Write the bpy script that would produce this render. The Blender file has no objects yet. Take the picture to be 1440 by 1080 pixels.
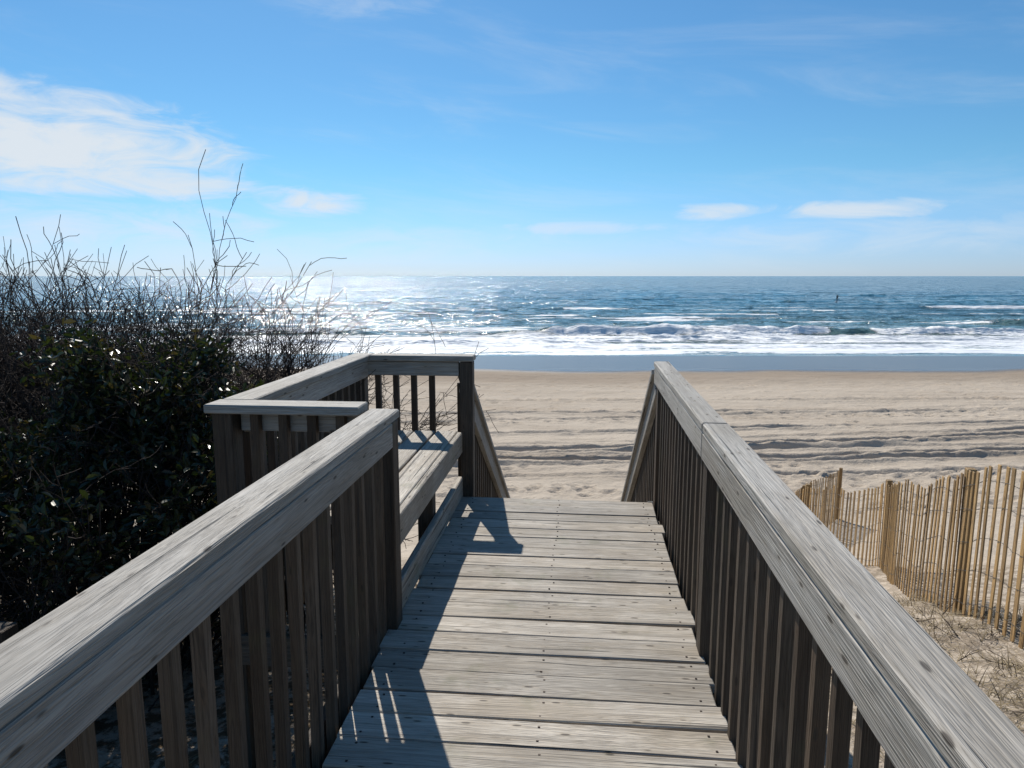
import bpy, math, random
import numpy as np
from mathutils import Vector, Matrix
random.seed(7)
rng = np.random.default_rng(11)
scene = bpy.context.scene
PSI = math.radians(5.37)
CS, SN = math.cos(PSI), math.sin(PSI)
SUN_AZ, SUN_EL = math.radians(-22.5), math.radians(42)

# ------------------------------------------------------------------ noise
_T = rng.random((256, 256))
def vnoise(x, y, seed=0):
    x = np.asarray(x, float) + seed * 17.31
    y = np.asarray(y, float) + seed * 9.77
    xi = np.floor(x).astype(np.int64); yi = np.floor(y).astype(np.int64)
    fx = x - xi; fy = y - yi
    fx = fx * fx * (3 - 2 * fx); fy = fy * fy * (3 - 2 * fy)
    a = _T[xi & 255, yi & 255]; b = _T[(xi + 1) & 255, yi & 255]
    c = _T[xi & 255, (yi + 1) & 255]; d = _T[(xi + 1) & 255, (yi + 1) & 255]
    return (a * (1 - fx) + b * fx) * (1 - fy) + (c * (1 - fx) + d * fx) * fy
def fbm(x, y, seed=0, oct=4):
    s = 0; a = 0.5; t = 0
    for i in range(oct):
        s = s + a * vnoise(x, y, seed + i * 3.7); t += a
        x = x * 2.03; y = y * 2.03; a *= 0.5
    return s / t
def sstep(a, b, x):
    t = np.clip((x - a) / (b - a), 0, 1)
    return t * t * (3 - 2 * t)

# ------------------------------------------------------------------ helpers
def link(o):
    scene.collection.objects.link(o); return o
def mesh_from_np(name, V, F, smooth=False, attrs=None, mat=None):
    me = bpy.data.meshes.new(name)
    V = np.asarray(V, np.float32); F = np.asarray(F, np.int32)
    me.vertices.add(len(V)); me.vertices.foreach_set('co', V.ravel())
    k = F.shape[1]
    me.loops.add(F.size); me.loops.foreach_set('vertex_index', F.ravel())
    me.polygons.add(len(F))
    me.polygons.foreach_set('loop_start', np.arange(0, F.size, k, dtype=np.int32))
    me.polygons.foreach_set('loop_total', np.full(len(F), k, np.int32))
    me.polygons.foreach_set('use_smooth', np.full(len(F), smooth, bool))
    me.update(calc_edges=True)
    for n, a in (attrs or {}).items():
        a = np.asarray(a, np.float32)
        if a.ndim == 1:
            at = me.attributes.new(n, 'FLOAT', 'POINT'); at.data.foreach_set('value', a)
        else:
            at = me.attributes.new(n, 'FLOAT_VECTOR', 'POINT'); at.data.foreach_set('vector', a.ravel())
    if mat: me.materials.append(mat)
    return link(bpy.data.objects.new(name, me))
def grid_faces(nr, nc):
    i = np.arange(nr - 1)[:, None] * nc + np.arange(nc - 1)[None, :]
    return np.stack([i, i + 1, i + nc + 1, i + nc], -1).reshape(-1, 4)

class NT:
    def __init__(s, tree):
        s.t = tree; s.n = tree.nodes; s.l = tree.links
    def node(s, typ, **kw):
        n = s.n.new(typ)
        for k, v in kw.items(): setattr(n, k, v)
        return n
    def put(s, sock, v):
        if v is None: return
        if isinstance(v, bpy.types.NodeSocket): s.l.new(v, sock)
        else: sock.default_value = v
    def m(s, op, a, b=None, c=None, clamp=False):
        n = s.node('ShaderNodeMath', operation=op, use_clamp=clamp)
        for i, v in enumerate((a, b, c)): s.put(n.inputs[i], v)
        return n.outputs[0]
    def vm(s, op, a, b=None):
        n = s.node('ShaderNodeVectorMath', operation=op)
        s.put(n.inputs[0], a); s.put(n.inputs[1], b)
        return n.outputs[0]
    def comb(s, x, y, z):
        n = s.node('ShaderNodeCombineXYZ')
        for i, v in enumerate((x, y, z)): s.put(n.inputs[i], v)
        return n.outputs[0]
    def noise(s, vec, scale, detail=4, rough=0.55, dist=0.0, out='Fac'):
        n = s.node('ShaderNodeTexNoise')
        s.put(n.inputs['Vector'], vec); n.inputs['Scale'].default_value = scale
        n.inputs['Detail'].default_value = detail; n.inputs['Roughness'].default_value = rough
        n.inputs['Distortion'].default_value = dist
        return n.outputs[out]
    def ss(s, x, a, b):
        n = s.node('ShaderNodeMapRange', interpolation_type='SMOOTHSTEP')
        s.put(n.inputs[0], x); n.inputs[1].default_value = a; n.inputs[2].default_value = b
        return n.outputs[0]
    def mix(s, f, a, b, mode='MIX'):
        n = s.node('ShaderNodeMix', data_type='RGBA', blend_type=mode)
        s.put(n.inputs[0], f)
        for i, v in ((6, a), (7, b)):
            if isinstance(v, tuple) and len(v) == 3: v = v + (1,)
            s.put(n.inputs[i], v)
        return n.outputs[2]
    def attr(s, name, out='Fac'):
        return s.node('ShaderNodeAttribute', attribute_name=name).outputs[out]
    def bump(s, h, strength, dist, normal=None):
        n = s.node('ShaderNodeBump'); s.put(n.inputs['Height'], h)
        s.put(n.inputs['Strength'], strength); n.inputs['Distance'].default_value = dist
        if normal is not None: s.l.new(normal, n.inputs['Normal'])
        return n.outputs[0]
def new_mat(name):
    m = bpy.data.materials.new(name); m.use_nodes = True
    nt = NT(m.node_tree); p = m.node_tree.nodes['Principled BSDF']
    return m, nt, p

# ------------------------------------------------------------------ materials
def wood_mat(name, light, dark, brown, green=0.0, vary=.45, lo=.28, hi=.76):
    m, t, p = new_mat(name)
    g = t.attr('g', 'Vector'); r = t.attr('rnd')
    n1 = t.noise(t.vm('MULTIPLY', g, (0.7, 18.0, 18.0)), 1.0, 4, 0.6, 1.4)
    n2 = t.noise(t.vm('MULTIPLY', g, (4.0, 190.0, 190.0)), 1.0, 2, 0.6)
    n3 = t.noise(t.vm('MULTIPLY', g, (0.7, 50.0, 50.0)), 1.0, 2, 0.5, 0.6)
    n4 = t.noise(t.vm('MULTIPLY', g, (1.4, 5.0, 5.0)), 1.0, 4, 0.65)
    band = t.m('ABSOLUTE', t.m('SINE', t.m('MULTIPLY', n1, 36.0)))
    v = t.m('ADD', t.m('MULTIPLY', n1, 0.45), t.m('MULTIPLY', n2, 0.42))
    v = t.m('ADD', v, t.m('MULTIPLY', band, 0.14))
    v = t.ss(v, lo, hi)
    col = t.mix(v, dark, light)
    col = t.mix(t.m('MULTIPLY', t.ss(n4, 0.40, 0.66), 0.65), col, t.mix(v, tuple(x * .6 for x in brown), brown))
    crack = t.ss(n3, 0.345, 0.295)
    col = t.mix(t.m('MULTIPLY', crack, 0.78), col, (0.035, 0.03, 0.025))
    vo = t.node('ShaderNodeTexVoronoi', feature='F1'); t.put(vo.inputs['Vector'], t.vm('MULTIPLY', g, (1.4, 5.0, 5.0)))
    kd = vo.outputs['Distance']
    kring = t.ss(kd, 0.15, 0.08)
    halo = t.ss(kd, 0.34, 0.12)
    col = t.mix(t.m('MULTIPLY', halo, .35), col, brown)
    col = t.mix(t.m('MULTIPLY', kring, 0.85), col, (0.04, 0.03, 0.022))
    rv = t.m('ADD', t.m('MULTIPLY', r, vary), 1 - vary * .5)
    col = t.mix(1.0, col, t.comb(rv, rv, rv), 'MULTIPLY')
    if green:
        geo = t.node('ShaderNodeNewGeometry')
        gp = geo.outputs['Position']
        st = t.ss(t.noise(gp, 2.3, 5, 0.7), 0.40, 0.62)
        col = t.mix(t.m('MULTIPLY', st, .35), col, t.mix(1.0, col, (.55, .53, .50), 'MULTIPLY'))
        gn = t.ss(t.noise(gp, 4.0, 3, 0.7), 0.56, 0.72)
        col = t.mix(t.m('MULTIPLY', gn, green), col, (0.12, 0.13, 0.045))
    t.l.new(col, p.inputs['Base Color'])
    p.inputs['Roughness'].default_value = 0.62
    p.inputs['Specular IOR Level'].default_value = 0.35
    h = t.m('ADD', t.m('MULTIPLY', v, 0.6), t.m('MULTIPLY', n2, 0.5))
    h = t.m('SUBTRACT', h, t.m('MULTIPLY', crack, 1.4))
    t.l.new(t.bump(h, 0.85, 0.004), p.inputs['Normal'])
    return m
M_deck = wood_mat('weathered_deck_wood', (0.54, 0.49, 0.415), (0.225, 0.195, 0.16), (0.36, 0.295, 0.215), 0.28, .5)
M_rail = wood_mat('weathered_rail_wood', (0.465, 0.435, 0.385), (0.205, 0.185, 0.158), (0.29, 0.25, 0.195), 0.0, .3)
M_bal = wood_mat('shaded_baluster_wood', (0.12, 0.092, 0.066), (0.04, 0.03, 0.022), (0.085, 0.053, 0.03), 0.12, .6)  # darker, browner wood: the shade on the balusters is put into the colour

def simple_mat(name, col, rough=0.6, metal=0.0):
    m, t, p = new_mat(name)
    geo = t.node('ShaderNodeNewGeometry')
    n = t.noise(geo.outputs['Position'], 25.0, 2, 0.6)
    c = t.mix(n, tuple(x * 0.6 for x in col), tuple(min(1, x * 1.35) for x in col))
    t.l.new(c, p.inputs['Base Color']); p.inputs['Roughness'].default_value = rough
    p.inputs['Metallic'].default_value = metal
    return m
M_nail = simple_mat('rusty_nail', (0.05, 0.035, 0.028), 0.6, 0.6)

# ------------------------------------------------------------------ box builder
class Boards:
    def __init__(s): s.V = []; s.F4 = []; s.F3 = []; s.G = []; s.R = []; s.n = 0
    def box(s, c, A, dims, ch=0.003, rnd=None):
        c = np.array(c, float); A = np.array(A, float); d = np.array(dims, float) / 2
        ch = min(ch, d.min() * 0.5)
        rnd = random.random() if rnd is None else rnd
        off = np.array([random.uniform(0, 60), random.uniform(0, 9), random.uniform(0, 9)])
        idx = {}; L = []
        for sx in (-1, 1):
            for sy in (-1, 1):
                for sz in (-1, 1):
                    sg = np.array([sx, sy, sz])
                    for ax in range(3):
                        q = d - ch; q = q.copy(); q[ax] = d[ax]
                        idx[(sx, sy, sz, ax)] = s.n + len(L); L.append(q * sg)
        L = np.array(L)
        s.V.append(c + L @ A); s.G.append(L + off); s.R.append(np.full(24, rnd))
        def quad(a, b, c2, e, nrm):
            P = [L[i - s.n] for i in (a, b, c2, e)]
            nn = np.cross(P[1] - P[0], P[2] - P[0])
            s.F4.append((a, b, c2, e) if nn @ nrm > 0 else (e, c2, b, a))
        for ax in range(3):
            o1, o2 = [(1, 2), (2, 0), (0, 1)][ax]
            for sg in (-1, 1):
                def key(a, b):
                    k = [0, 0, 0]; k[ax] = sg; k[o1] = a; k[o2] = b
                    return idx[(k[0], k[1], k[2], ax)]
                nr = np.zeros(3); nr[ax] = sg
                quad(key(-1, -1), key(1, -1), key(1, 1), key(-1, 1), nr)
            for a in (-1, 1):
                for b in (-1, 1):
                    def k2(e, f):
                        k = [0, 0, 0]; k[ax] = e; k[o1] = a; k[o2] = b
                        return idx[(k[0], k[1], k[2], f)]
                    nr = np.zeros(3); nr[o1] = a; nr[o2] = b
                    quad(k2(-1, o1), k2(1, o1), k2(1, o2), k2(-1, o2), nr)
        for sx in (-1, 1):
            for sy in (-1, 1):
                for sz in (-1, 1):
                    f = [idx[(sx, sy, sz, k)] for k in range(3)]
                    if sx * sy * sz < 0: f = f[::-1]
                    s.F3.append(tuple(f))
        s.n += 24
    def beam(s, p0, p1, w, t, side=(0, 0, 1), ch=0.003, rnd=None):
        p0 = np.array(p0, float); p1 = np.array(p1, float)
        L = p1 - p0; ln = np.linalg.norm(L); x = L / ln
        y = np.array(side, float); y = y - x * (y @ x); y /= np.linalg.norm(y)
        z = np.cross(x, y)
        s.box((p0 + p1) / 2, np.array([x, y, z]), (ln, w, t), ch, rnd)
    def build(s, name, mat):
        V = np.concatenate(s.V); G = np.concatenate(s.G); R = np.concatenate(s.R)
        me = bpy.data.meshes.new(name)
        me.from_pydata(V.tolist(), [], s.F4 + s.F3); me.update()
        a = me.attributes.new('g', 'FLOAT_VECTOR', 'POINT'); a.data.foreach_set('vector', G.astype(np.float32).ravel())
        a = me.attributes.new('rnd', 'FLOAT', 'POINT'); a.data.foreach_set('value', R.astype(np.float32))
        me.materials.append(mat)
        return link(bpy.data.objects.new(name, me))
def parent(name, kids):
    e = link(bpy.data.objects.new(name, None)); e.empty_display_size = 0.3
    for k in kids: k.parent = e
    return e

# ------------------------------------------------------------------ terrain
_d = np.linspace(-60, 140, 4001)
_h = np.interp(_d, [-60, 0, 3, 4.54, 5.65, 9.49, 13, 15.5, 17.5, 20, 49, 57, 60, 64, 80, 140],
               [-.5, -.55, -.72, -.92, -1.24, -2.6, -3.75, -4.2, -4.38, -4.45, -5.12, -5.17, -5.2, -5.35, -6.3, -9])
_k = np.ones(21) / 21
_h2 = np.convolve(np.pad(_h, 10, mode='edge'), _k, 'valid')
RUTS = [(20.9, .03, .12, .12), (22.3, .06, .20, .15), (22.9, .065, .24, .15), (23.9, .08, .12, .13), (24.9, .09, .24, .16),
        (25.6, .095, .19, .14), (27.2, .11, .15, .15), (30.4, .10, .09, .16), (31.9, .10, .08, .16), (35.6, .04, .06, .2)]
def height(X, Y):
    X = np.asarray(X, float); Y = np.asarray(Y, float)
    R = CS * X + SN * Y; D = -SN * X + CS * Y
    z = np.interp(D, _d, _h2)
    dm = sstep(17, 11, D)
    z = z + dm * ((fbm(X / 2.2, Y / 2.2, 1, 3) - .5) * 0.35 + (fbm(X / .35, Y / .35, 2, 2) - .5) * 0.10)
    z = z - 0.5 * sstep(1.9, .9, np.abs(X + .1)) * sstep(4.8, 6.2, Y) * sstep(14, 9, Y)
    bm = sstep(14, 18, D) * sstep(54, 44, D)
    z = z + bm * ((fbm(R / 6, D / 2.5, 4, 3) - .5) * 0.18 + (fbm(R / .6, D / .45, 5, 3) - .5) * 0.10)
    if X.ndim < 2: return z
    for k, (d0, sl, dep, w) in enumerate(RUTS):
        wob = (vnoise(R / 15, R * 0, 6 + k * .37) - .5) * 1.5 + (vnoise(R / 2.2, R * 0, 9 + k) - .5) * .22
        dm_ = dep * np.clip(vnoise(R / 6, R * 0, 15 + k) * 1.9 - .2, .1, 1.1) * (.75 + .5 * vnoise(R / .3, D / .3, 33))
        t = D - (d0 + sl * R + wob)
        z = z - dm_ * bm * np.exp(-(t / w) ** 2) + dm_ * .55 * bm * np.exp(-((np.abs(t) - 2.0 * w) / (w * .8)) ** 2)
    return z
FP = []
for (r0, d0, r1, d1, st) in [(-3, 19.6, 30, 21.3, .72), (-6, 29.5, 30, 33, .75), (-10, 37.5, 40, 36.0, .75), (2, 18.4, 24, 22.5, .7),
                             (-14, 33.5, 36, 31, .75), (-5, 41, 45, 43, .8), (3, 16.8, 26, 19.2, .7), (-3, 17.6, 14, 18.4, .7)]:
    L = math.hypot(r1 - r0, d1 - d0); n = int(L / st)
    for i in range(n):
        f = i / n
        FP.append((r0 + (r1 - r0) * f + random.gauss(0, .05), d0 + (d1 - d0) * f + (.13 if i % 2 else -.13) + random.gauss(0, .06) + .5 * math.sin(f * 9 + r0), 0.09))
for i in range(650):
    FP.append((random.uniform(-12, 34), random.choice([random.uniform(16.5, 22), random.uniform(28, 44)]), random.uniform(.04, .10)))

rowsD = np.concatenate([np.arange(-30, 2, .5), np.arange(2, 16, .12), np.arange(16, 33, .085), np.arange(33, 64, .18), np.arange(64, 140, 4)])
tc = np.linspace(-1, 1, 801); sc = tc * 1.3 + 22 * tc ** 9
DD = rowsD[:, None] + 0 * sc[None, :]
RR = (np.maximum(DD, -5) + 14) * sc[None, :]
XX = CS * RR - SN * DD; YY = SN * RR + CS * DD
ZZ = height(XX, YY)
for (fr, fd, dp) in FP:
    j0 = np.searchsorted(rowsD, fd - .4); j1 = np.searchsorted(rowsD, fd + .4)
    s0 = fr / (fd + 14); i0 = np.searchsorted(sc, s0 - .5 / (fd + 14)); i1 = np.searchsorted(sc, s0 + .5 / (fd + 14))
    if j1 <= j0 or i1 <= i0: continue
    rr = np.hypot((RR[j0:j1, i0:i1] - fr) / .17, (DD[j0:j1, i0:i1] - fd) / .12)
    ZZ[j0:j1, i0:i1] += -dp * np.exp(-rr ** 2) + dp * .5 * np.exp(-((rr - 1.6) / .5) ** 2)
wet = sstep(48.2, 50.6, DD + (fbm(RR / 12, DD / 30, 21, 3) - .5) * 5)
damp = sstep(38, 47, DD + (fbm(RR / 18, DD / 10, 22, 3) - .5) * 7)

M_sand, t, p = new_mat('beach_sand')
geo = t.node('ShaderNodeNewGeometry'); P = geo.outputs['Position']
n1 = t.noise(P, 0.35, 4, 0.6); n2 = t.noise(P, 5.0, 4, 0.65); n3 = t.noise(P, 90.0, 2, 0.7)
n5 = t.noise(t.vm('MULTIPLY', P, (0.08, 0.6, 1)), 1.0, 4, 0.6)
sand = t.mix(n1, (0.60, 0.51, 0.405), (0.48, 0.40, 0.31))
sand = t.mix(t.m('MULTIPLY', t.ss(n5, .45, .7), .5), sand, (0.37, 0.295, 0.22))
sand = t.mix(t.m('MULTIPLY', n3, .35), sand, (0.30, 0.25, 0.195))
sand = t.mix(t.ss(n2, .60, .74), sand, t.mix(.5, sand, (.23, .185, .14)))
dmp = t.attr('damp'); wt = t.attr('wet')
sand = t.mix(t.m('MULTIPLY', dmp, .75), sand, (0.28, 0.215, 0.155))
sand = t.mix(wt, sand, (0.15, 0.125, 0.10))
lit = t.m('MULTIPLY', t.attr('litter'), t.ss(t.noise(P, 7.0, 5, .75), .42, .56))
sand = t.mix(t.m('MULTIPLY', lit, .85, None, True), sand, (0.12, 0.085, 0.05))
t.l.new(sand, p.inputs['Base Color'])
t.l.new(t.m('SUBTRACT', 0.95, t.m('MULTIPLY', wt, 0.70)), p.inputs['Roughness'])
t.l.new(t.m('ADD', 0.15, t.m('MULTIPLY', wt, .2)), p.inputs['Specular IOR Level'])
hh = t.m('ADD', t.m('MULTIPLY', n2, 1.0), t.m('MULTIPLY', n3, .12))
t.l.new(t.bump(hh, t.m('SUBTRACT', .95, t.m('MULTIPLY', wt, .925)), .07), p.inputs['Normal'])
lit_a = sstep(13, 7, DD) * np.clip(sstep(-.5, -1.6, XX) * 1.2 + .25 + fbm(XX / 1.5, YY / 1.5, 31) * 1.0, 0, 1.2)
mesh_from_np('sand_beach', np.stack([XX, YY, ZZ], -1).reshape(-1, 3), grid_faces(*XX.shape), True,
             {'wet': wet.ravel(), 'damp': damp.ravel(), 'litter': lit_a.ravel()}, M_sand)

# ------------------------------------------------------------------ ocean
rows = [56.0]
while rows[-1] < 24000:
    d = rows[-1]
    rows.append(d + (.26 if d < 108 else min(.26 + (d - 108) * .014, d * .06)))
rowsO = np.array(rows)
tc = np.linspace(-1, 1, 1101); so = tc * 1.15 + 5 * tc ** 9
D = rowsO[:, None] + 0 * so[None, :]; R = (D + 20) * so[None, :]
z = np.zeros_like(D)
amp = sstep(70, 110, D) * sstep(700, 200, D)
for lam, a, k, sd in [(27, .15, 5, 1), (17, .10, 8, 2), (9, .06, 9, 3), (5, .035, 9, 4)]:
    q = np.sin(2 * np.pi * D / lam + k * 4 * (fbm(R / (lam * 4), D / (lam * 3), 42 + sd, 2) - .5) + sd)
    env = .4 + 1.2 * vnoise(R / (lam * 3), D / (lam * 1.4), 50 + sd)
    z += a * amp * env * (1.3 * (1 - np.abs(q)) ** 1.4 - .4)
z += sstep(60, 68, D) * sstep(300, 80, D) * (fbm(R / 1.6, D / .9, 61, 3) - .5) * .14
foam = np.zeros_like(D)
edge = D + (fbm(R / 8, D / 40, 77, 3) - .5) * 5
lane = fbm(R / 18, D / 2.6, 71, 4)
foam = np.maximum(foam, sstep(60.2, 61.6, edge) * sstep(84, 78, D) * (0.48 + .8 * sstep(.34, .58, lane)))
foam = np.maximum(foam, sstep(78, 82, D) * sstep(102, 90, D) * .85 * sstep(.44, .60, fbm(R / 16, D / 2.2, 72, 4)))
foam = np.maximum(foam, sstep(90, 100, D) * sstep(180, 140, D) * .8 * sstep(.62, .72, fbm(R / 18, D / 3, 73, 4)))
BRK = [
    (81.5, .015, 12, 14, 1.0, 1.0), (83.5, .0, 40, 24, .75, 1.0), (82.5, 0, -27, 10, .7, .6), (87, 0, -6, 10, .3, .9),
    (74.5, .0, 30, 36, .36, 1.0), (71.5, 0, -10, 30, .34, 1.0), (67.5, 0, 12, 24, .18, 1.0), (64.0, 0, 36, 24, .10, 1.0), (64.5, 0, -16, 20, .10, 1.0),
    (101, 0, 84, 18, .8, .5), (112, 0, 34, 14, .25, .4), (128, 0, -38, 22, .35, .9), (150, .0, 108, 28, .5, 1.0), (146, 0, 16, 9, .3, .9),  # the left-hand breaker's foam also paints the white of a sun glitter band
    (175, 0, -40, 30, .3, .3), (205, 0, 30, 50, .3, .1), (240, 0, 150, 60, .4, .2)]
for (dc, sl, rc, hw, hgt, fm) in BRK:
    c = dc + sl * (R - rc) + (fbm(R / 11, 0 * D, 80 + dc, 3) - .5) * 3.0 + .002 * (R - rc) ** 2 * .5
    e = np.exp(-(np.abs(R - rc) / hw) ** 4)
    ragged = (.6 + .8 * fbm(R / 1.8, D / 3, 90 + dc, 3))
    tt = D - c
    prof = np.where(tt < 0, np.exp(-(tt / .9) ** 2), np.exp(-(tt / 2.8) ** 2))
    z += hgt * e * ragged * prof
    brk = sstep(.22, .40, fbm(R / 8, 0 * D + dc, 99 + dc, 3))
    ff = np.where(tt < 0, np.exp(-(tt / 1.5) ** 2), np.exp(-(tt / 1.4) ** 2)) * e * brk * fm * 1.3
    foam = np.maximum(foam, ff)
foam = np.clip(foam, 0, 1.2)
z = -5.2 + z
Xo = CS * R - SN * D; Yo = SN * R + CS * D
M_sea, t, p = new_mat('sea_water')
geo = t.node('ShaderNodeNewGeometry'); P = geo.outputs['Position']
mp = t.node('ShaderNodeMapping'); mp.inputs['Rotation'].default_value = (0, 0, -PSI)
t.l.new(P, mp.inputs['Vector']); Q = mp.outputs[0]
Qs = t.vm('MULTIPLY', Q, (0.33, 1.0, 1.0))
w1 = t.noise(Qs, .22, 3, .6, .3); w2 = t.noise(Qs, 1.1, 3, .62, .3)
big = t.noise(t.vm('MULTIPLY', Q, (.25, 1., 1.)), .012, 4, .6)
grp = t.noise(t.vm('MULTIPLY', Q, (.16, 1., 1.)), .10, 4, .65)
fa = t.attr('foam')
fn = t.noise(t.vm('MULTIPLY', Q, (.5, 1.15, 1.)), 1.3, 6, .72, .5)
fmask = t.ss(t.m('ADD', fa, t.m('MULTIPLY', t.m('SUBTRACT', fn, .5), 1.7)), .40, .70)
fmask = t.m('MULTIPLY', fmask, t.ss(fa, 0.02, .2))
sepx = t.node('ShaderNodeSeparateXYZ'); t.l.new(Q, sepx.inputs[0])
shal = t.ss(sepx.outputs[1], 220.0, 60.0)
wc = t.mix(big, (0.020, 0.095, 0.130), (0.036, 0.135, 0.170))
wc = t.mix(shal, wc, (0.11, 0.18, 0.16))
wc = t.mix(t.ss(grp, .40, .62), t.mix(1.0, wc, (.68, .70, .72), 'MULTIPLY'), wc)
col = t.mix(fmask, wc, (0.84, 0.86, 0.87))
t.l.new(col, p.inputs['Base Color'])
t.l.new(t.m('ADD', .10, t.m('MULTIPLY', fmask, .6)), p.inputs['Roughness'])
p.inputs['IOR'].default_value = 1.333
p.inputs['Specular IOR Level'].default_value = .8
hgt = t.m('ADD', t.m('MULTIPLY', w1, 1.1), t.m('MULTIPLY', w2, .55))
hgt = t.m('ADD', hgt, t.m('MULTIPLY', t.m('MULTIPLY', fmask, fn), .3))
calm = t.ss(sepx.outputs[1], 58.0, 75.0)
bn = t.bump(hgt, t.m('ADD', .15, t.m('MULTIPLY', calm, .85)), 1.0)
# wind ripples on three scales, so the glitter breaks up near and far
def facet(scale, sx, amt):
    c_ = t.vm('SUBTRACT', t.noise(t.vm('MULTIPLY', Q, (sx, 1., 1.)), scale, 1, .6, 0, 'Color'), (.5, .5, .5))
    return t.vm('MULTIPLY', c_, (amt * .75, amt * 1.15, 0))
rv = t.vm('ADD', t.vm('ADD', facet(2.6, .6, .95), facet(.55, .75, .85)), facet(.10, .9, .55))
ramp = t.m('MULTIPLY', t.m('MULTIPLY', calm, t.m('ADD', .4, t.m('MULTIPLY', t.ss(grp, .40, .60), 1.5))), 1.25)
scn = t.node('ShaderNodeVectorMath', operation='SCALE'); t.l.new(rv, scn.inputs[0]); t.l.new(ramp, scn.inputs['Scale'])
nn = t.vm('NORMALIZE', t.vm('ADD', bn, scn.outputs[0]))
t.l.new(nn, p.inputs['Normal'])
mesh_from_np('ocean', np.stack([Xo, Yo, z], -1).reshape(-1, 3), grid_faces(*Xo.shape), True, {'foam': foam.ravel()}, M_sea)

# ------------------------------------------------------------------ boardwalk deck
LX, RX = -0.755, 0.50
YE = 4.66
deck = Boards(); nails = Boards()
y = YE
while y > -2.0:
    w = random.uniform(.134, .143); gap = random.uniform(.002, .008)
    yc = y - w / 2
    dx0 = random.uniform(-.012, .012); dx1 = random.uniform(-.02, .012)
    tw = random.uniform(-.0055, .0055); zz = random.uniform(-.004, .003)
    deck.beam((LX - .03 + dx0, yc - tw, -.019 + zz + random.uniform(-.002, .002)), (RX + .018 + dx1, yc + tw, -.019 + zz + random.uniform(-.002, .002)),
              w, .038, (0, 1, random.uniform(-.025, .025)), .004)
    for nx in (LX + .06, (LX + RX) / 2 + .01, RX - .05):
        for s in (-1, 1):
            nails.box((nx + random.uniform(-.012, .012), yc + s * w * .29 + random.uniform(-.006, .006), zz + .0002), np.eye(3), (.008, .008, .004), .002)
    y -= w + gap
joist = Boards()
for jx in (LX + .06, (LX + RX) / 2 + .01, RX - .05):
    joist.beam((jx, -2, -.15), (jx, YE - .03, -.15), .18, .038, (0, 0, 1))
for jy in (-1.1, .8, 2.83, 4.5):
    for jx in (LX + .01, RX - .01):
        joist.beam((jx, jy - .08, -2.2), (jx, jy - .08, -.06), .09, .09, (0, 1, 0))
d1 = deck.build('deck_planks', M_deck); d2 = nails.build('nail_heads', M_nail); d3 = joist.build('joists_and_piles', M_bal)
parent('wooden_boardwalk', [d1, d2, d3])

# ------------------------------------------------------------------ railings
HT = 0.945
def straight_rail(name, xin, sgn, y0, y1, posts, splits, skew=0.0, zn=0.0, endgap=0.0, cw=.12):
    a = Boards(); b = Boards()
    def xs(y): return xin + skew * (y1 - y) / (y1 - y0)
    def zs(y): return HT + zn * (y1 - y) / (y1 - y0)
    splits = sorted(splits)
    sp = [y0] + splits + [y1]
    for i in range(len(sp) - 1):
        ya, yb = sp[i] + .002, sp[i + 1] - .002
        j = random.uniform(-.002, .002) - .003
        a.beam((xs(ya) + sgn * (cw / 2 + j), ya, zs(ya) - .019), (xs(yb) + sgn * (cw / 2 + j), yb, zs(yb) - .019), cw, .038, (1, 0, 0), .006, .5 + random.uniform(-.3, .3))
    fs = [y0] + [s + .02 for s in splits] + [y1 - endgap]
    for i in range(len(fs) - 1):
        ya, yb = fs[i] + .002, fs[i + 1] - .004
        a.beam((xs(ya) + sgn * .016, ya, zs(ya) - .04 - .0525), (xs(yb) + sgn * .016, yb, zs(yb) - .04 - .0525), .105, .034, (0, 0, 1), .005)
    for k, py in enumerate(posts):
        o = .046 if (endgap and k == 0) else .062
        b.beam((xs(py) + sgn * o, py, -1.0), (xs(py) + sgn * o, py, zs(py) - .04), .089, .089, (0, 1, 0), .004)
    yy = y1 - .15
    while yy > y0:
        if min(abs(yy - q) for q in posts) > .08:
            x = xs(yy) + sgn * .052
            b.beam((x + random.uniform(-.003, .003), yy + random.uniform(-.01, .01), -.22), (x, yy + random.uniform(-.006, .006), zs(yy) - .041), .034, .032, (0, 1, 0), .002)
        yy -= .125
    b.beam((xs(y0) + sgn * .125, y0, -.12), (xs(y1) + sgn * .125, y1, -.12), .18, .036, (0, 0, 1))
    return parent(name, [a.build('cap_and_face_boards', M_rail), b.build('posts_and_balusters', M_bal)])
straight_rail('wooden_railing', RX, 1, -2.0, 4.72, [4.665, 2.74, .8, -1.1], [2.72, -.6], skew=-.072, cw=.100)
straight_rail('wooden_railing', LX, -1, -2.0, 2.90, [2.848, .8, -1.1], [-.5], endgap=.10, cw=.128)

# alcove railing around the bench
a = Boards(); b = Boards()
XO = -1.50; YN = 2.87; YF = 4.72; HC = .968
a.beam((XO - .06, YN - .01, HC - .019), (-.895, YN - .01, HC - .019), .14, .038, (0, 1, 0), .005)
a.beam((XO + .02, YN + .063, HC - .019), (XO + .02, YF + .085, HC - .017), .14, .038, (1, 0, 0), .005)
a.beam((XO + .093, YF + .01, HC - .016), (-.70, YF + .01, HC - .016), .14, .038, (0, 1, 0), .005)
a.beam((XO + .06, YN + .06, HC - .04 - .0525), (XO + .06, YF - .04, HC - .04 - .0525), .105, .034, (0, 0, 1))
a.beam((XO + .05, YF - .02, HC - .04 - .0475), (-.80, YF - .02, HC - .04 - .0475), .095, .034, (0, 0, 1))
a.beam((XO + .05, YN + .04, HC - .04 - .045), (-.88, YN + .04, HC - .04 - .045), .09, .034, (0, 0, 1))
for (x, y) in ((XO, YN), (XO, YF + .02), (-.750, YF - .0)):
    b.beam((x, y, -1.3), (x, y, HC - .038), .089, .089, (0, 1, 0), .004)
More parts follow.
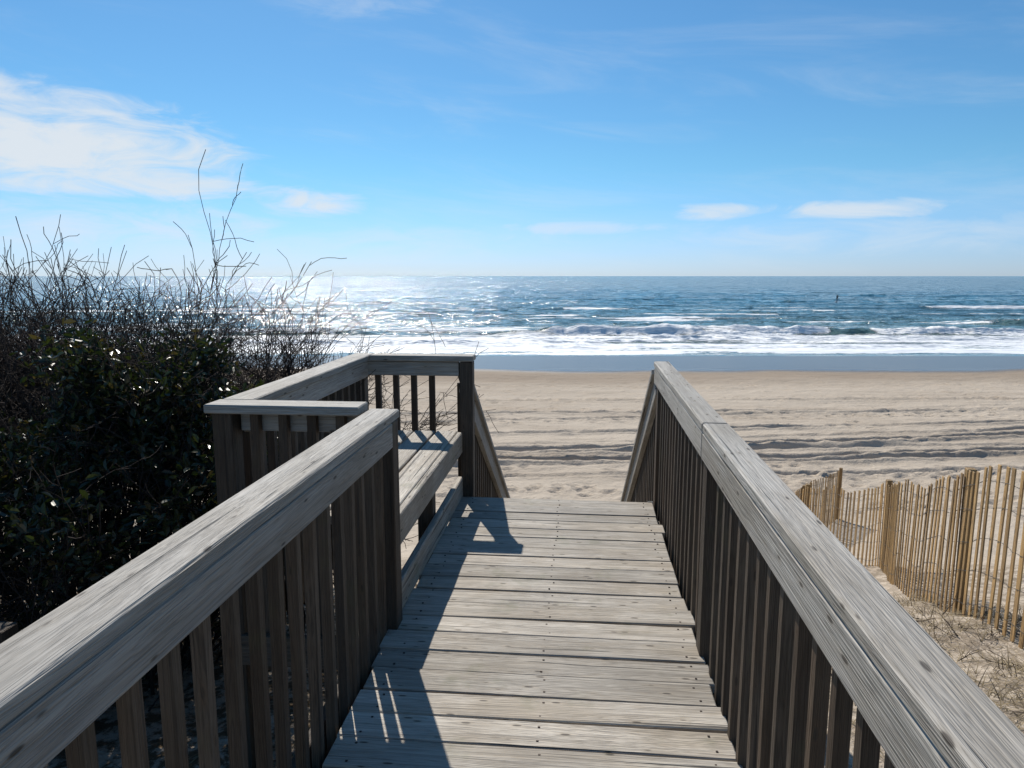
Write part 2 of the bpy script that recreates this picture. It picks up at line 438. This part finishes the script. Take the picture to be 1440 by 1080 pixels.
xx = XO + .13
while xx < -.90:
    b.beam((xx, YN, -.25), (xx, YN, HC - .04), .038, .038, (1, 0, 0), .002)
    b.beam((xx, YF + .02, .02), (xx, YF + .02, HC - .04), .038, .038, (1, 0, 0), .002)
    xx += .125
yy = YN + .14
while yy < YF - .06:
    b.beam((XO + .02, yy, -.25), (XO + .02, yy, HC - .04), .038, .038, (0, 1, 0), .002)
    yy += .125
b.beam((XO, YN - .04, -.14), (-.86, YN - .04, -.14), .14, .036, (0, 0, 1))
b.beam((XO - .02, YN, -.14), (XO - .02, YF, -.14), .14, .036, (0, 0, 1))
parent('wooden_railing', [a.build('cap_and_face_boards', M_rail), b.build('posts_and_balusters', M_bal)])

# bench
a = Boards(); b = Boards()
SZ = .455
x = -1.41
for i in range(4):
    a.beam((x + .07, YN + .045, SZ - .019), (x + .07, YF - .04, SZ - .019 + random.uniform(-.002, .002)), .140, .038, (1, 0, 0), .005)
    x += .1495 + random.uniform(0, .004)
a.beam((-.795, YN + .05, SZ - .019 - .055), (-.795, YF - .05, SZ - .019 - .055), .142, .036, (0, 0, 1), .005)
a.beam((-.795, YN + .05, .072), (-.795, YF - .05, .072), .14, .036, (0, 0, 1), .005)
for yy in (YN + .35, YN + .95, YF - .3):
    b.beam((-1.42, yy, SZ - .09), (-.82, yy, SZ - .09), .09, .038, (0, 0, 1))
b.beam((-.86, YN + 1.02, -.3), (-.86, YN + 1.02, SZ - .045), .088, .088, (0, 1, 0))
parent('wooden_bench', [a.build('seat_boards', M_deck), b.build('supports', M_bal)])

# stairs
a = Boards(); b = Boards()
SL = .634; LEN = 4.3
tread = .27; n = int(LEN / tread)
for i in range(1, n):
    yy = YE + .02 + i * tread; zz = -SL * i * tread
    a.beam((LX + .04, yy - tread * .25, zz - .019), (RX - .04, yy - tread * .25, zz - .019), .14, .038, (0, 1, 0))
    a.beam((LX + .04, yy - tread * .25 - .147, zz - .019), (RX - .04, yy - tread * .25 - .147, zz - .019), .14, .038, (0, 1, 0))
for x, sg in ((LX - .0, -1), (RX + .0, 1)):
    a.beam((x + sg * .005, YE + .05, -.14), (x + sg * .005, YE + .05 + LEN, -.14 - SL * LEN), .26, .038, (0, 0, 1))
    y0 = YE + .09
    a.beam((x + sg * .03, y0, .78), (x + sg * .03, y0 + LEN, .78 - SL * LEN), .14, .038, (0, 0, 1))
    a.beam((x + sg * .03, y0, .87), (x + sg * .03, y0 + LEN, .87 - SL * LEN), .09, .036, (1, 0, 0))
    for k in range(1, int(LEN / .125)):
        yy = y0 + k * .125
        if k % 15 == 14:
            b.beam((x + sg * .095, yy, -SL * (yy - YE) - 1.6), (x + sg * .095, yy, .84 - SL * (yy - y0)), .089, .089, (0, 1, 0))
        else:
            b.beam((x + sg * .069, yy, -SL * (yy - YE) - .2), (x + sg * .069, yy, .84 - SL * (yy - y0)), .038, .038, (0, 1, 0))
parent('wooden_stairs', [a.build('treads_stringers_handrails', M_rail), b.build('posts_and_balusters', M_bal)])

# ------------------------------------------------------------------ sand fence
M_slat = wood_mat('fence_slat_wood', (0.56, 0.36, 0.15), (0.30, 0.175, 0.07), (0.36, 0.235, 0.12), 0.0, .75)
M_wire = simple_mat('galvanised_wire', (0.10, 0.09, 0.08), .5, .7)
path = [(2.85, 1.2), (3.0, 3.4), (3.05, 4.85), (3.17, 5.97), (3.6, 8.0), (4.24, 9.93), (4.15, 11.1), (3.97, 12.6), (4.2, 13.6), (4.9, 15.0), (6.2, 17.0)]
pp = [Vector((x, y, 0)) for x, y in path]
def catmull(P, n=24):
    out = []
    Q = [P[0] * 2 - P[1]] + P + [P[-1] * 2 - P[-2]]
    for i in range(1, len(Q) - 2):
        for k in range(n):
            t_ = k / n
            a0, b0, c0, e0 = Q[i - 1], Q[i], Q[i + 1], Q[i + 2]
            out.append(.5 * ((2 * b0) + (c0 - a0) * t_ + (2 * a0 - 5 * b0 + 4 * c0 - e0) * t_ ** 2 + (3 * b0 - a0 - 3 * c0 + e0) * t_ ** 3))
    out.append(P[-1]); return out
cp = catmull(pp)
def tube(V, F, pts, rads, k=4):
    base = len(V); n_ = len(pts)
    for i, q in enumerate(pts):
        tn = (pts[min(i + 1, n_ - 1)] - pts[max(i - 1, 0)])
        tn = tn.normalized() if tn.length > 1e-9 else Vector((0, 0, 1))
        ref = Vector((0, 0, 1)) if abs(tn.z) < .9 else Vector((1, 0, 0))
        u = tn.cross(ref).normalized(); v = tn.cross(u)
        for j in range(k):
            an = 2 * math.pi * j / k
            V.append(tuple(q + (u * math.cos(an) + v * math.sin(an)) * rads[i]))
    for i in range(n_ - 1):
        for j in range(k):
            F.append((base + i * k + j, base + i * k + (j + 1) % k, base + (i + 1) * k + (j + 1) % k, base + (i + 1) * k + j))
slats = Boards(); samples = []
acc = 0; last = cp[0]
for q in cp[1:]:
    seg = q - last; L = seg.length
    while acc < L:
        pt = last + seg * (acc / L); samples.append((pt, seg.normalized())); acc += .108
    acc -= L; last = q
lean = 0
for i, (pt, tg) in enumerate(samples):
    zb = float(height(pt.x, pt.y))
    lean = lean * .95 + random.gauss(0, .007)
    H = 1.22 + random.gauss(0, .014)
    top = pt + tg * (lean + random.gauss(0, .008)) * 1.2 + Vector((0, 0, zb + H)); top += Vector((tg.y, -tg.x, 0)) * random.gauss(0, .008)
    slats.beam(tuple(pt + Vector((0, 0, zb - .12))), tuple(top), .042 + random.uniform(-.006, .004), .010, tuple(tg), .0015)
s_o = slats.build('slats', M_slat)
V = []; F = []
for hz in (.12, .38, .64, .90, 1.10):
    for sd in (-1, 1):
        pts = []
        for i, (pt, tg) in enumerate(samples):
            nrm = Vector((tg.y, -tg.x, 0))
            pts.append(pt + nrm * .008 * sd * (1 if i % 2 else -1) + Vector((0, 0, float(height(pt.x, pt.y)) + hz + .012 * math.sin(i * .7 + hz * 9))))
        tube(V, F, pts, [.0020] * len(pts), 3)
w_o = mesh_from_np('wires', V, F, True, None, M_wire)
posts = Boards()
for (x, y, tx, ty) in [(3.0, 3.6, .1, 1), (3.19, 5.97, .2, 1), (4.26, 9.95, .1, 1), (3.95, 12.4, .1, 1), (6.22, 17.05, .5, 1), (4.5, 14.3, .5, .8)]:
    zb = float(height(x, y))
    posts.beam((x + .03, y, zb - .3), (x + .03 + random.uniform(-.03, .03), y, zb + 1.26), .085, .07, (tx, ty, 0), .006, .1)
p_o = posts.build('fence_posts', M_slat)
parent('sand_fence', [s_o, w_o, p_o])

# ------------------------------------------------------------------ shrubs
M_twig = simple_mat('twig_bark', (0.034, 0.022, 0.016), .95)
M_leaf, t, p = new_mat('evergreen_leaf')
r = t.attr('rnd')
c = t.mix(r, (0.012, 0.019, 0.006), (0.056, 0.064, 0.019))
c = t.mix(t.ss(r, .80, .90), c, (0.10, 0.068, 0.028))
t.l.new(c, p.inputs['Base Color']); p.inputs['Roughness'].default_value = .32
tr = t.node('ShaderNodeBsdfTranslucent'); t.l.new(t.mix(1.0, c, (1.5, 1.8, .9), 'MULTIPLY'), tr.inputs[0])
ms = t.node('ShaderNodeMixShader'); ms.inputs[0].default_value = .18
out = t.n['Material Output']
t.l.new(p.outputs[0], ms.inputs[1]); t.l.new(tr.outputs[0], ms.inputs[2]); t.l.new(ms.outputs[0], out.inputs[0])

def rvec(s=1.0): return Vector((random.gauss(0, s), random.gauss(0, s), random.gauss(0, s)))
def grow(lines, p, d, L, rad, depth, nseg=6, wob=.16, up=.03, kids=(5, 4), spread=.8, mn=.0018, f0=.2):
    pts = [p.copy()]; rads = [rad]; q = p.copy(); dd = d.normalized()
    for i in range(nseg):
        dd = (dd + rvec(wob) + Vector((0, 0, up))).normalized()
        q = q + dd * (L / nseg); pts.append(q.copy()); rads.append(max(rad * (1 - .8 * (i + 1) / nseg), mn))
    lines.append((pts, rads))
    if depth > 0:
        for k in range(kids[len(kids) - depth] if depth <= len(kids) else 3):
            f = random.uniform(f0, .97); i = min(int(f * nseg), nseg - 1)
            b0 = pts[i].lerp(pts[i + 1], f * nseg - i)
            dv = ((pts[i + 1] - pts[i]).normalized() + rvec(spread * .6)).normalized()
            grow(lines, b0, dv, L * random.uniform(.22, .42), max(rads[i] * .55, mn), depth - 1, max(3, nseg - 2), wob * 1.2, up, kids, spread, mn)
def build_lines(name, lines, mat, k=3):
    V = []; F = []
    for pts, rads in lines: tube(V, F, pts, rads, k)
    return mesh_from_np(name, V, F, True, None, mat)
def canopy(x):
    return .36 + 1.12 * float(sstep(-1.7, -3.2, x))
lines = []
for i in range(520):
    x = -1.85 - 4.4 * random.random() ** .85; y = random.uniform(3.9, 6.4)
    zb = float(height(x, y)); top = canopy(x) * random.uniform(.8, 1.06)
    L = max(.6, (top - zb) * .86)
    grow(lines, Vector((x, y, zb - .05)), Vector((random.gauss(0, .20), random.gauss(0, .2), 1)), L, random.uniform(.006, .011), 2, 6, .15, .03, (12, 4), 1.1, .0024, .5)
for i in range(60):
    x = random.uniform(-4.6, -2.2); y = random.uniform(2.3, 4.0)
    zb = float(height(x, y)); top = random.uniform(.3, .9) if x < -3 else random.uniform(0, .45)
    grow(lines, Vector((x, y, zb - .05)), Vector((random.gauss(0, .35), random.gauss(0, .3), 1)), max(.5, (top - zb) * .9), random.uniform(.005, .010), 2, 6, .2, .0, (10, 4), 1.1, .0018, .3)
for (x, y, dx, dy, L) in [(-3.9, 4.6, -.05, .0, 2.65), (-3.6, 4.6, .12, 0, 2.4), (-3.4, 4.8, .30, .1, 2.5), (-2.6, 5.0, .30, .1, 2.2), (-3.0, 4.9, .45, 0, 2.7),
                          (-2.4, 5.0, .25, 0, 2.0), (-4.3, 4.8, .15, 0, 2.6), (-2.3, 5.4, .5, .1, 2.1), (-2.1, 5.2, .3, .1, 1.8), (-3.2, 5.2, .55, .1, 2.8),
                          (-3.7, 4.4, -.15, 0, 2.55), (-2.8, 4.8, .1, .1, 2.3), (-4.1, 4.5, .3, 0, 2.6), (-2.2, 4.9, .1, .1, 1.7), (-3.5, 4.9, .4, 0, 2.7), (-4.0, 5.0, .05, 0, 2.7)]:
    zb = float(height(x, y))
    grow(lines, Vector((x, y, zb)), Vector((dx, dy, 1)), L, .009, 2, 10, .12, -.01, (7, 3), .7, .0024, .4)
br = build_lines('branches', lines, M_twig)
parent('bare_shrub', [br])

def leaves(clumps, per, size):
    C = []
    for (cx, cy, cz, rad) in clumps:
        n_ = int(per * rad ** 2 / .1)
        v = rng.normal(size=(n_, 3)); v /= np.linalg.norm(v, axis=1)[:, None]
        rr = rad * (1 - .6 * rng.random(n_) ** 1.4)
        rr *= .75 + .6 * vnoise(v[:, 0] * 3 + cx * 5, v[:, 1] * 3 + v[:, 2] * 2.3 + cy)
        C.append(np.array([cx, cy, cz]) + v * rr[:, None] * np.array([1, 1, .85]))
    C = np.concatenate(C); n_ = len(C)
    ax = rng.normal(size=(n_, 3)) + np.array([0, 0, .35]); ax /= np.linalg.norm(ax, axis=1)[:, None]
    up = rng.normal(size=(n_, 3)) + np.array([0, 0, .9])
    sd = np.cross(ax, up); sd /= np.linalg.norm(sd, axis=1)[:, None] + 1e-9
    nm = np.cross(sd, ax)
    L = size * (.7 + .6 * rng.random(n_))[:, None]; W = L * .24
    b0 = C; tip = C + ax * L + nm * L * -.1
    l1 = C + ax * L * .4 + sd * W + nm * W * .35; r1 = C + ax * L * .4 - sd * W + nm * W * .35
    l2 = C + ax * L * .75 + sd * W * .85 + nm * W * .2; r2 = C + ax * L * .75 - sd * W * .85 + nm * W * .2
    Vv = np.stack([b0, l1, l2, tip, r2, r1], 1).reshape(-1, 3)
    i0 = np.arange(n_)[:, None] * 6
    Fq = np.concatenate([i0 + np.array([[0, 1, 2, 3]]), i0 + np.array([[0, 3, 4, 5]])])
    return Vv, Fq, np.repeat(rng.random(n_), 6)
cl = []
for i in range(125):
    a_ = random.uniform(0, 2 * math.pi); e_ = random.uniform(-.6, 1.4); q = random.uniform(.5, 1.04)
    cx = -2.55 + .95 * q * math.cos(a_) * math.cos(e_); cy = 3.9 + .95 * q * math.sin(a_) * math.cos(e_)
    cz = .10 + 1.0 * q * math.sin(e_)
    if cx > -1.78: cx = -1.78 - random.random() * .2
    cl.append((cx, cy, cz, random.uniform(.10, .24)))
for i in range(66):
    cx = random.uniform(-4.6, -1.95); cy = random.uniform(2.2, 4.4)
    zb = float(height(cx, cy)); cz = random.uniform(zb + .1, .45 + .3 * (cx < -2.6))
    cl.append((cx, cy, cz, random.uniform(.10, .20)))
Vv, Fq, clr = leaves(cl, 400, .052)
lf = mesh_from_np('leaves', Vv, Fq, False, {'rnd': clr}, M_leaf)
lines = []
for (cx, cy, cz, rad) in cl:
    bx, by = cx * .5 + -2.9 * .5, cy * .5 + 2.0
    b0 = Vector((bx, by, float(height(bx, by)))); e0 = Vector((cx, cy, cz))
    pts = [b0.lerp(e0, k / 5) + rvec(.03) for k in range(6)]
    lines.append((pts, [.013 - .0018 * k for k in range(6)]))
    for k in range(8):
        grow(lines, e0 + rvec(rad * .3), rvec(1) + Vector((0, 0, .8)), rad * 1.9, .003, 1, 4, .2, .05, (3,), .8)
br2 = build_lines('branches', lines, M_twig)
parent('evergreen_shrub', [lf, br2])

b = Boards(); zb = float(height(-2.75, 2.75))
b.beam((-2.3, 2.45, zb - .2), (-2.28, 2.45, .12), .09, .09, (0, 1, 0), .004)
b.build('wooden_post', M_bal)

# ------------------------------------------------------------------ dead beach grass + sticks on the dune
M_straw, t, p = new_mat('dry_grass')
r = t.attr('rnd'); c = t.mix(r, (0.06, 0.042, 0.022), (0.34, 0.26, 0.14)); t.l.new(c, p.inputs['Base Color']); p.inputs['Roughness'].default_value = .8
V = []; F = []; A = []
def blade(x, y, L, flat):
    zb = float(height(x, y)); a_ = random.uniform(0, 6.283)
    d = Vector((math.cos(a_) * flat, math.sin(a_) * flat, 1 - flat * .93)).normalized()
    q = Vector((x, y, zb - .004)); w = Vector((-math.sin(a_), math.cos(a_), 0)) * random.uniform(.002, .004)
    base = len(V); rr = random.random()
    for i in range(4):
        ww = w * (1 - i / 3.2)
        V.append(tuple(q - ww)); V.append(tuple(q + ww)); A.extend([rr, rr])
        d = (d + Vector((0, 0, -.28 * (1 - flat * .6))) + rvec(.08)).normalized(); q = q + d * L / 3
        q.z = max(q.z, zb + .004)
    for i in range(3): F.append((base + 2 * i, base + 2 * i + 1, base + 2 * i + 3, base + 2 * i + 2))
for i in range(330):
    cx, cy = random.uniform(1.4, 3.5), random.uniform(2.4, 7.0)
    if random.random() < .12: cx, cy = random.uniform(-3, -1), random.uniform(.5, 3)
    n_ = random.randint(12, 42); fl = random.uniform(.45, .98)
    for k in range(n_): blade(cx + random.gauss(0, .1), cy + random.gauss(0, .1), random.uniform(.06, .24), min(.99, fl + random.gauss(0, .08)))
mesh_from_np('dry_beach_grass', V, F, False, {'rnd': A}, M_straw)
lines = []
for i in range(130):
    x, y = random.uniform(1.3, 3.4), random.uniform(2.2, 7.0); zb = float(height(x, y))
    a_ = random.uniform(0, 6.28)
    grow(lines, Vector((x, y, zb + .012)), Vector((math.cos(a_), math.sin(a_), .03)), random.uniform(.1, .45), random.uniform(.003, .006), 1, 5, .1, 0, (3,), .5)
build_lines('driftwood_sticks', lines, M_twig)

# ------------------------------------------------------------------ paddleboarder
def skin_body(name, verts, edges, mat, levels=2):
    me = bpy.data.meshes.new(name); me.from_pydata([v[0] for v in verts], edges, []); o = link(bpy.data.objects.new(name, me))
    o.modifiers.new('skin', 'SKIN')
    for i, v in enumerate(verts):
        me.skin_vertices[0].data[i].radius = v[1]; me.skin_vertices[0].data[i].use_root = (i == 0)
    s = o.modifiers.new('sub', 'SUBSURF'); s.levels = levels; s.render_levels = levels
    me.materials.append(mat); return o
M_suit = simple_mat('wetsuit', (0.012, 0.013, 0.016), .5); M_skin = simple_mat('skin', (.42, .25, .17), .5); M_board = simple_mat('board_paint', (.10, .12, .15), .3)
Vb = [((0, 0, .93), (.15, .11)), ((0, .02, 1.15), (.14, .10)), ((0, .06, 1.38), (.17, .11)), ((0, .08, 1.50), (.06, .06)),
      ((.10, 0, .88), (.09, .09)), ((.16, .10, .50), (.06, .065)), ((.18, -.02, .10), (.042, .045)), ((.19, .12, .05), (.045, .03)),
      ((-.10, 0, .88), (.09, .09)), ((-.16, .10, .50), (.06, .065)), ((-.18, -.02, .10), (.042, .045)), ((-.19, .12, .05), (.045, .03)),
      ((.19, .07, 1.42), (.055, .055)), ((.32, .22, 1.22), (.042, .042)), ((.28, .42, 1.34), (.03, .03)),
      ((-.19, .07, 1.42), (.055, .055)), ((-.14, .24, 1.18), (.042, .042)), ((.10, .40, .98), (.03, .03))]
E = [(0, 1), (1, 2), (2, 3), (0, 4), (4, 5), (5, 6), (6, 7), (0, 8), (8, 9), (9, 10), (10, 11), (2, 12), (12, 13), (13, 14), (2, 15), (15, 16), (16, 17)]
body = skin_body('body', Vb, E, M_suit)
head = skin_body('head', [((0, .08, 1.50), (.055, .055)), ((0, .09, 1.58), (.07, .075)), ((0, .10, 1.66), (.078, .092)), ((0, .09, 1.73), (.055, .065))], [(0, 1), (1, 2), (2, 3)], M_suit)
V = []; F = []
for hx, hy, hz in ((.28, .42, 1.34), (.10, .40, .98)):
    tube(V, F, [Vector((hx, hy, hz)), Vector((hx, hy + .04, hz)), Vector((hx, hy + .08, hz))], [.03, .04, .03], 8)
    for k in range(4):
        o_ = Vector((hx, hy + .07, hz + .03 - .02 * k))
        tube(V, F, [o_, o_ + Vector((-.015, .03, 0)), o_ + Vector((-.05, .025, 0)), o_ + Vector((-.055, 0, 0))], [.010, .009, .008, .006], 8)
    o_ = Vector((hx, hy + .03, hz + .03)); tube(V, F, [o_, o_ + Vector((-.02, .02, .02)), o_ + Vector((-.045, .03, .01))], [.012, .010, .008], 8)
hand = mesh_from_np('hands', V, F, True, None, M_skin)
V = []; F = []
tube(V, F, [Vector((.25, .46, 1.6)), Vector((.08, .47, .90)), Vector((-.12, .47, .2))], [.015] * 3, 8)
tube(V, F, [Vector((-.12, .47, .2)), Vector((-.15, .47, .08)), Vector((-.19, .47, -.10)), Vector((-.21, .47, -.2))], [.02, .09, .09, .03], 8)
pad = mesh_from_np('paddle', V, F, True, None, M_suit)
V = []; F = []
pr = [(-1.5, .02), (-1.4, .16), (-1.0, .32), (-.3, .39), (.5, .38), (1.1, .28), (1.5, .12), (1.65, .02)]
for yy, w in pr:
    zt = .06 + .1 * max(0, yy - .9)
    for k in range(12):
        an = 2 * math.pi * k / 12; V.append((w * math.cos(an), yy, zt - .055 + .055 * math.sin(an)))
for i in range(len(pr) - 1):
    for k in range(12): F.append((i * 12 + k, i * 12 + (k + 1) % 12, (i + 1) * 12 + (k + 1) % 12, (i + 1) * 12 + k))
brd = mesh_from_np('paddle_board', V, F, True, None, M_board)
pb = parent('paddleboarder', [body, head, hand, pad, brd])
pb.location = (66.2, 191.7, -4.98); pb.rotation_euler = (0, 0, math.radians(-30))

# ------------------------------------------------------------------ world / sky
w = bpy.data.worlds.new('World'); scene.world = w; w.use_nodes = True
t = NT(w.node_tree); bg = t.n['Background']
sky = t.node('ShaderNodeTexSky', sky_type='NISHITA'); sky.sun_disc = False
sky.sun_elevation = SUN_EL; sky.sun_rotation = SUN_AZ % (2 * math.pi)
sky.air_density = 1.0; sky.dust_density = .15; sky.ozone_density = 3.0; sky.altitude = 0
tcn = t.node('ShaderNodeTexCoord'); sp = t.node('ShaderNodeSeparateXYZ'); t.l.new(tcn.outputs['Generated'], sp.inputs[0])
X_, Y_, Z_ = sp.outputs
az = t.m('MULTIPLY', t.m('ARCTAN2', X_, Y_), 180 / math.pi)
el = t.m('MULTIPLY', t.m('ARCSINE', Z_), 180 / math.pi)
cv = t.comb(t.m('MULTIPLY', az, .16), t.m('MULTIPLY', el, .55), 0.0)
cn = t.noise(cv, 1.0, 8, .6, .9)
cv2 = t.comb(t.m('MULTIPLY', az, .05), t.m('MULTIPLY', t.m('ADD', el, t.m('MULTIPLY', az, .12)), .28), 3.0)
cn2 = t.noise(cv2, 1.0, 6, .62, .6)
mask = None
CL = [(-36.0, 8.6, 9.5, 2.5, .92, .5), (-34, 6.6, 8, 1.3, .85, .4), (-39, 10.2, 8, 1.9, .8, .4), (-21.0, 5.5, 4.4, 1.0, .85, .4), (10.1, 4.75, 3.2, .55, .7, .25), (20.8, 4.75, 6.2, .65, .78, .3), (0, 3.7, 6.5, .5, .5, .3),
      (-36, 3.6, 12, 1.5, .55, .2), (-30, 2.0, 25, 1.6, .25, 0), (26, 2.8, 26, 1.3, .35, 0), (-18, 19.5, 7, 1.6, .28, 0), (-12, 3.0, 12, 1.0, .3, 0), (36, 17, 8, 3, .12, 0)]
for (a0, e0, hw, hh_, op, bias) in CL:
    ex = t.m('POWER', t.m('ABSOLUTE', t.m('DIVIDE', t.m('SUBTRACT', az, a0), hw)), 2.0)
    ey = t.m('POWER', t.m('ABSOLUTE', t.m('DIVIDE', t.m('SUBTRACT', el, e0), hh_)), 2.0)
    v = t.m('SUBTRACT', 1.0 + bias, t.m('ADD', ex, ey))
    v = t.m('ADD', v, t.m('MULTIPLY', t.m('SUBTRACT', cn, .5), 4.6))
    v = t.m('MULTIPLY', t.ss(v, -.3, 1.7), op)
    mask = v if mask is None else t.m('MAXIMUM', mask, v)
veil = t.m('MULTIPLY', t.ss(cn2, .45, .8), .2)
mask = t.m('MAXIMUM', mask, t.m('MULTIPLY', veil, t.ss(el, 30.0, 10.0)))
low = t.ss(el, 9.0, 0.0)
tint = t.mix(low, (0.53, 0.90, 1.08), (0.60, 0.82, 1.36))
skc = t.mix(1.0, sky.outputs[0], tint, 'MULTIPLY')
fin = t.mix(mask, skc, (8.0, 8.5, 9.0))
t.l.new(fin, bg.inputs[0]); bg.inputs[1].default_value = .095
w.name = 'sky'

# ------------------------------------------------------------------ sun
sl = bpy.data.lights.new('sun', 'SUN'); sl.energy = 5.0; sl.angle = math.radians(.5); sl.color = (1.0, .945, .86)
so_ = link(bpy.data.objects.new('sun', sl))
S = Vector((math.sin(SUN_AZ) * math.cos(SUN_EL), math.cos(SUN_AZ) * math.cos(SUN_EL), math.sin(SUN_EL)))
so_.rotation_euler = S.to_track_quat('Z', 'Y').to_euler(); so_.location = (0, 0, 20)

# ------------------------------------------------------------------ camera
cam = bpy.data.cameras.new('camera'); cam.sensor_width = 36; cam.lens = 25.0; cam.clip_end = 60000; cam.clip_start = .02
co = link(bpy.data.objects.new('camera', cam)); co.location = (0, 0, 1.5)
co.rotation_euler = (math.radians(90 - 8.64), 0, PSI)
scene.camera = co
scene.view_settings.view_transform = 'Standard'; scene.view_settings.look = 'None'; scene.view_settings.exposure = 0
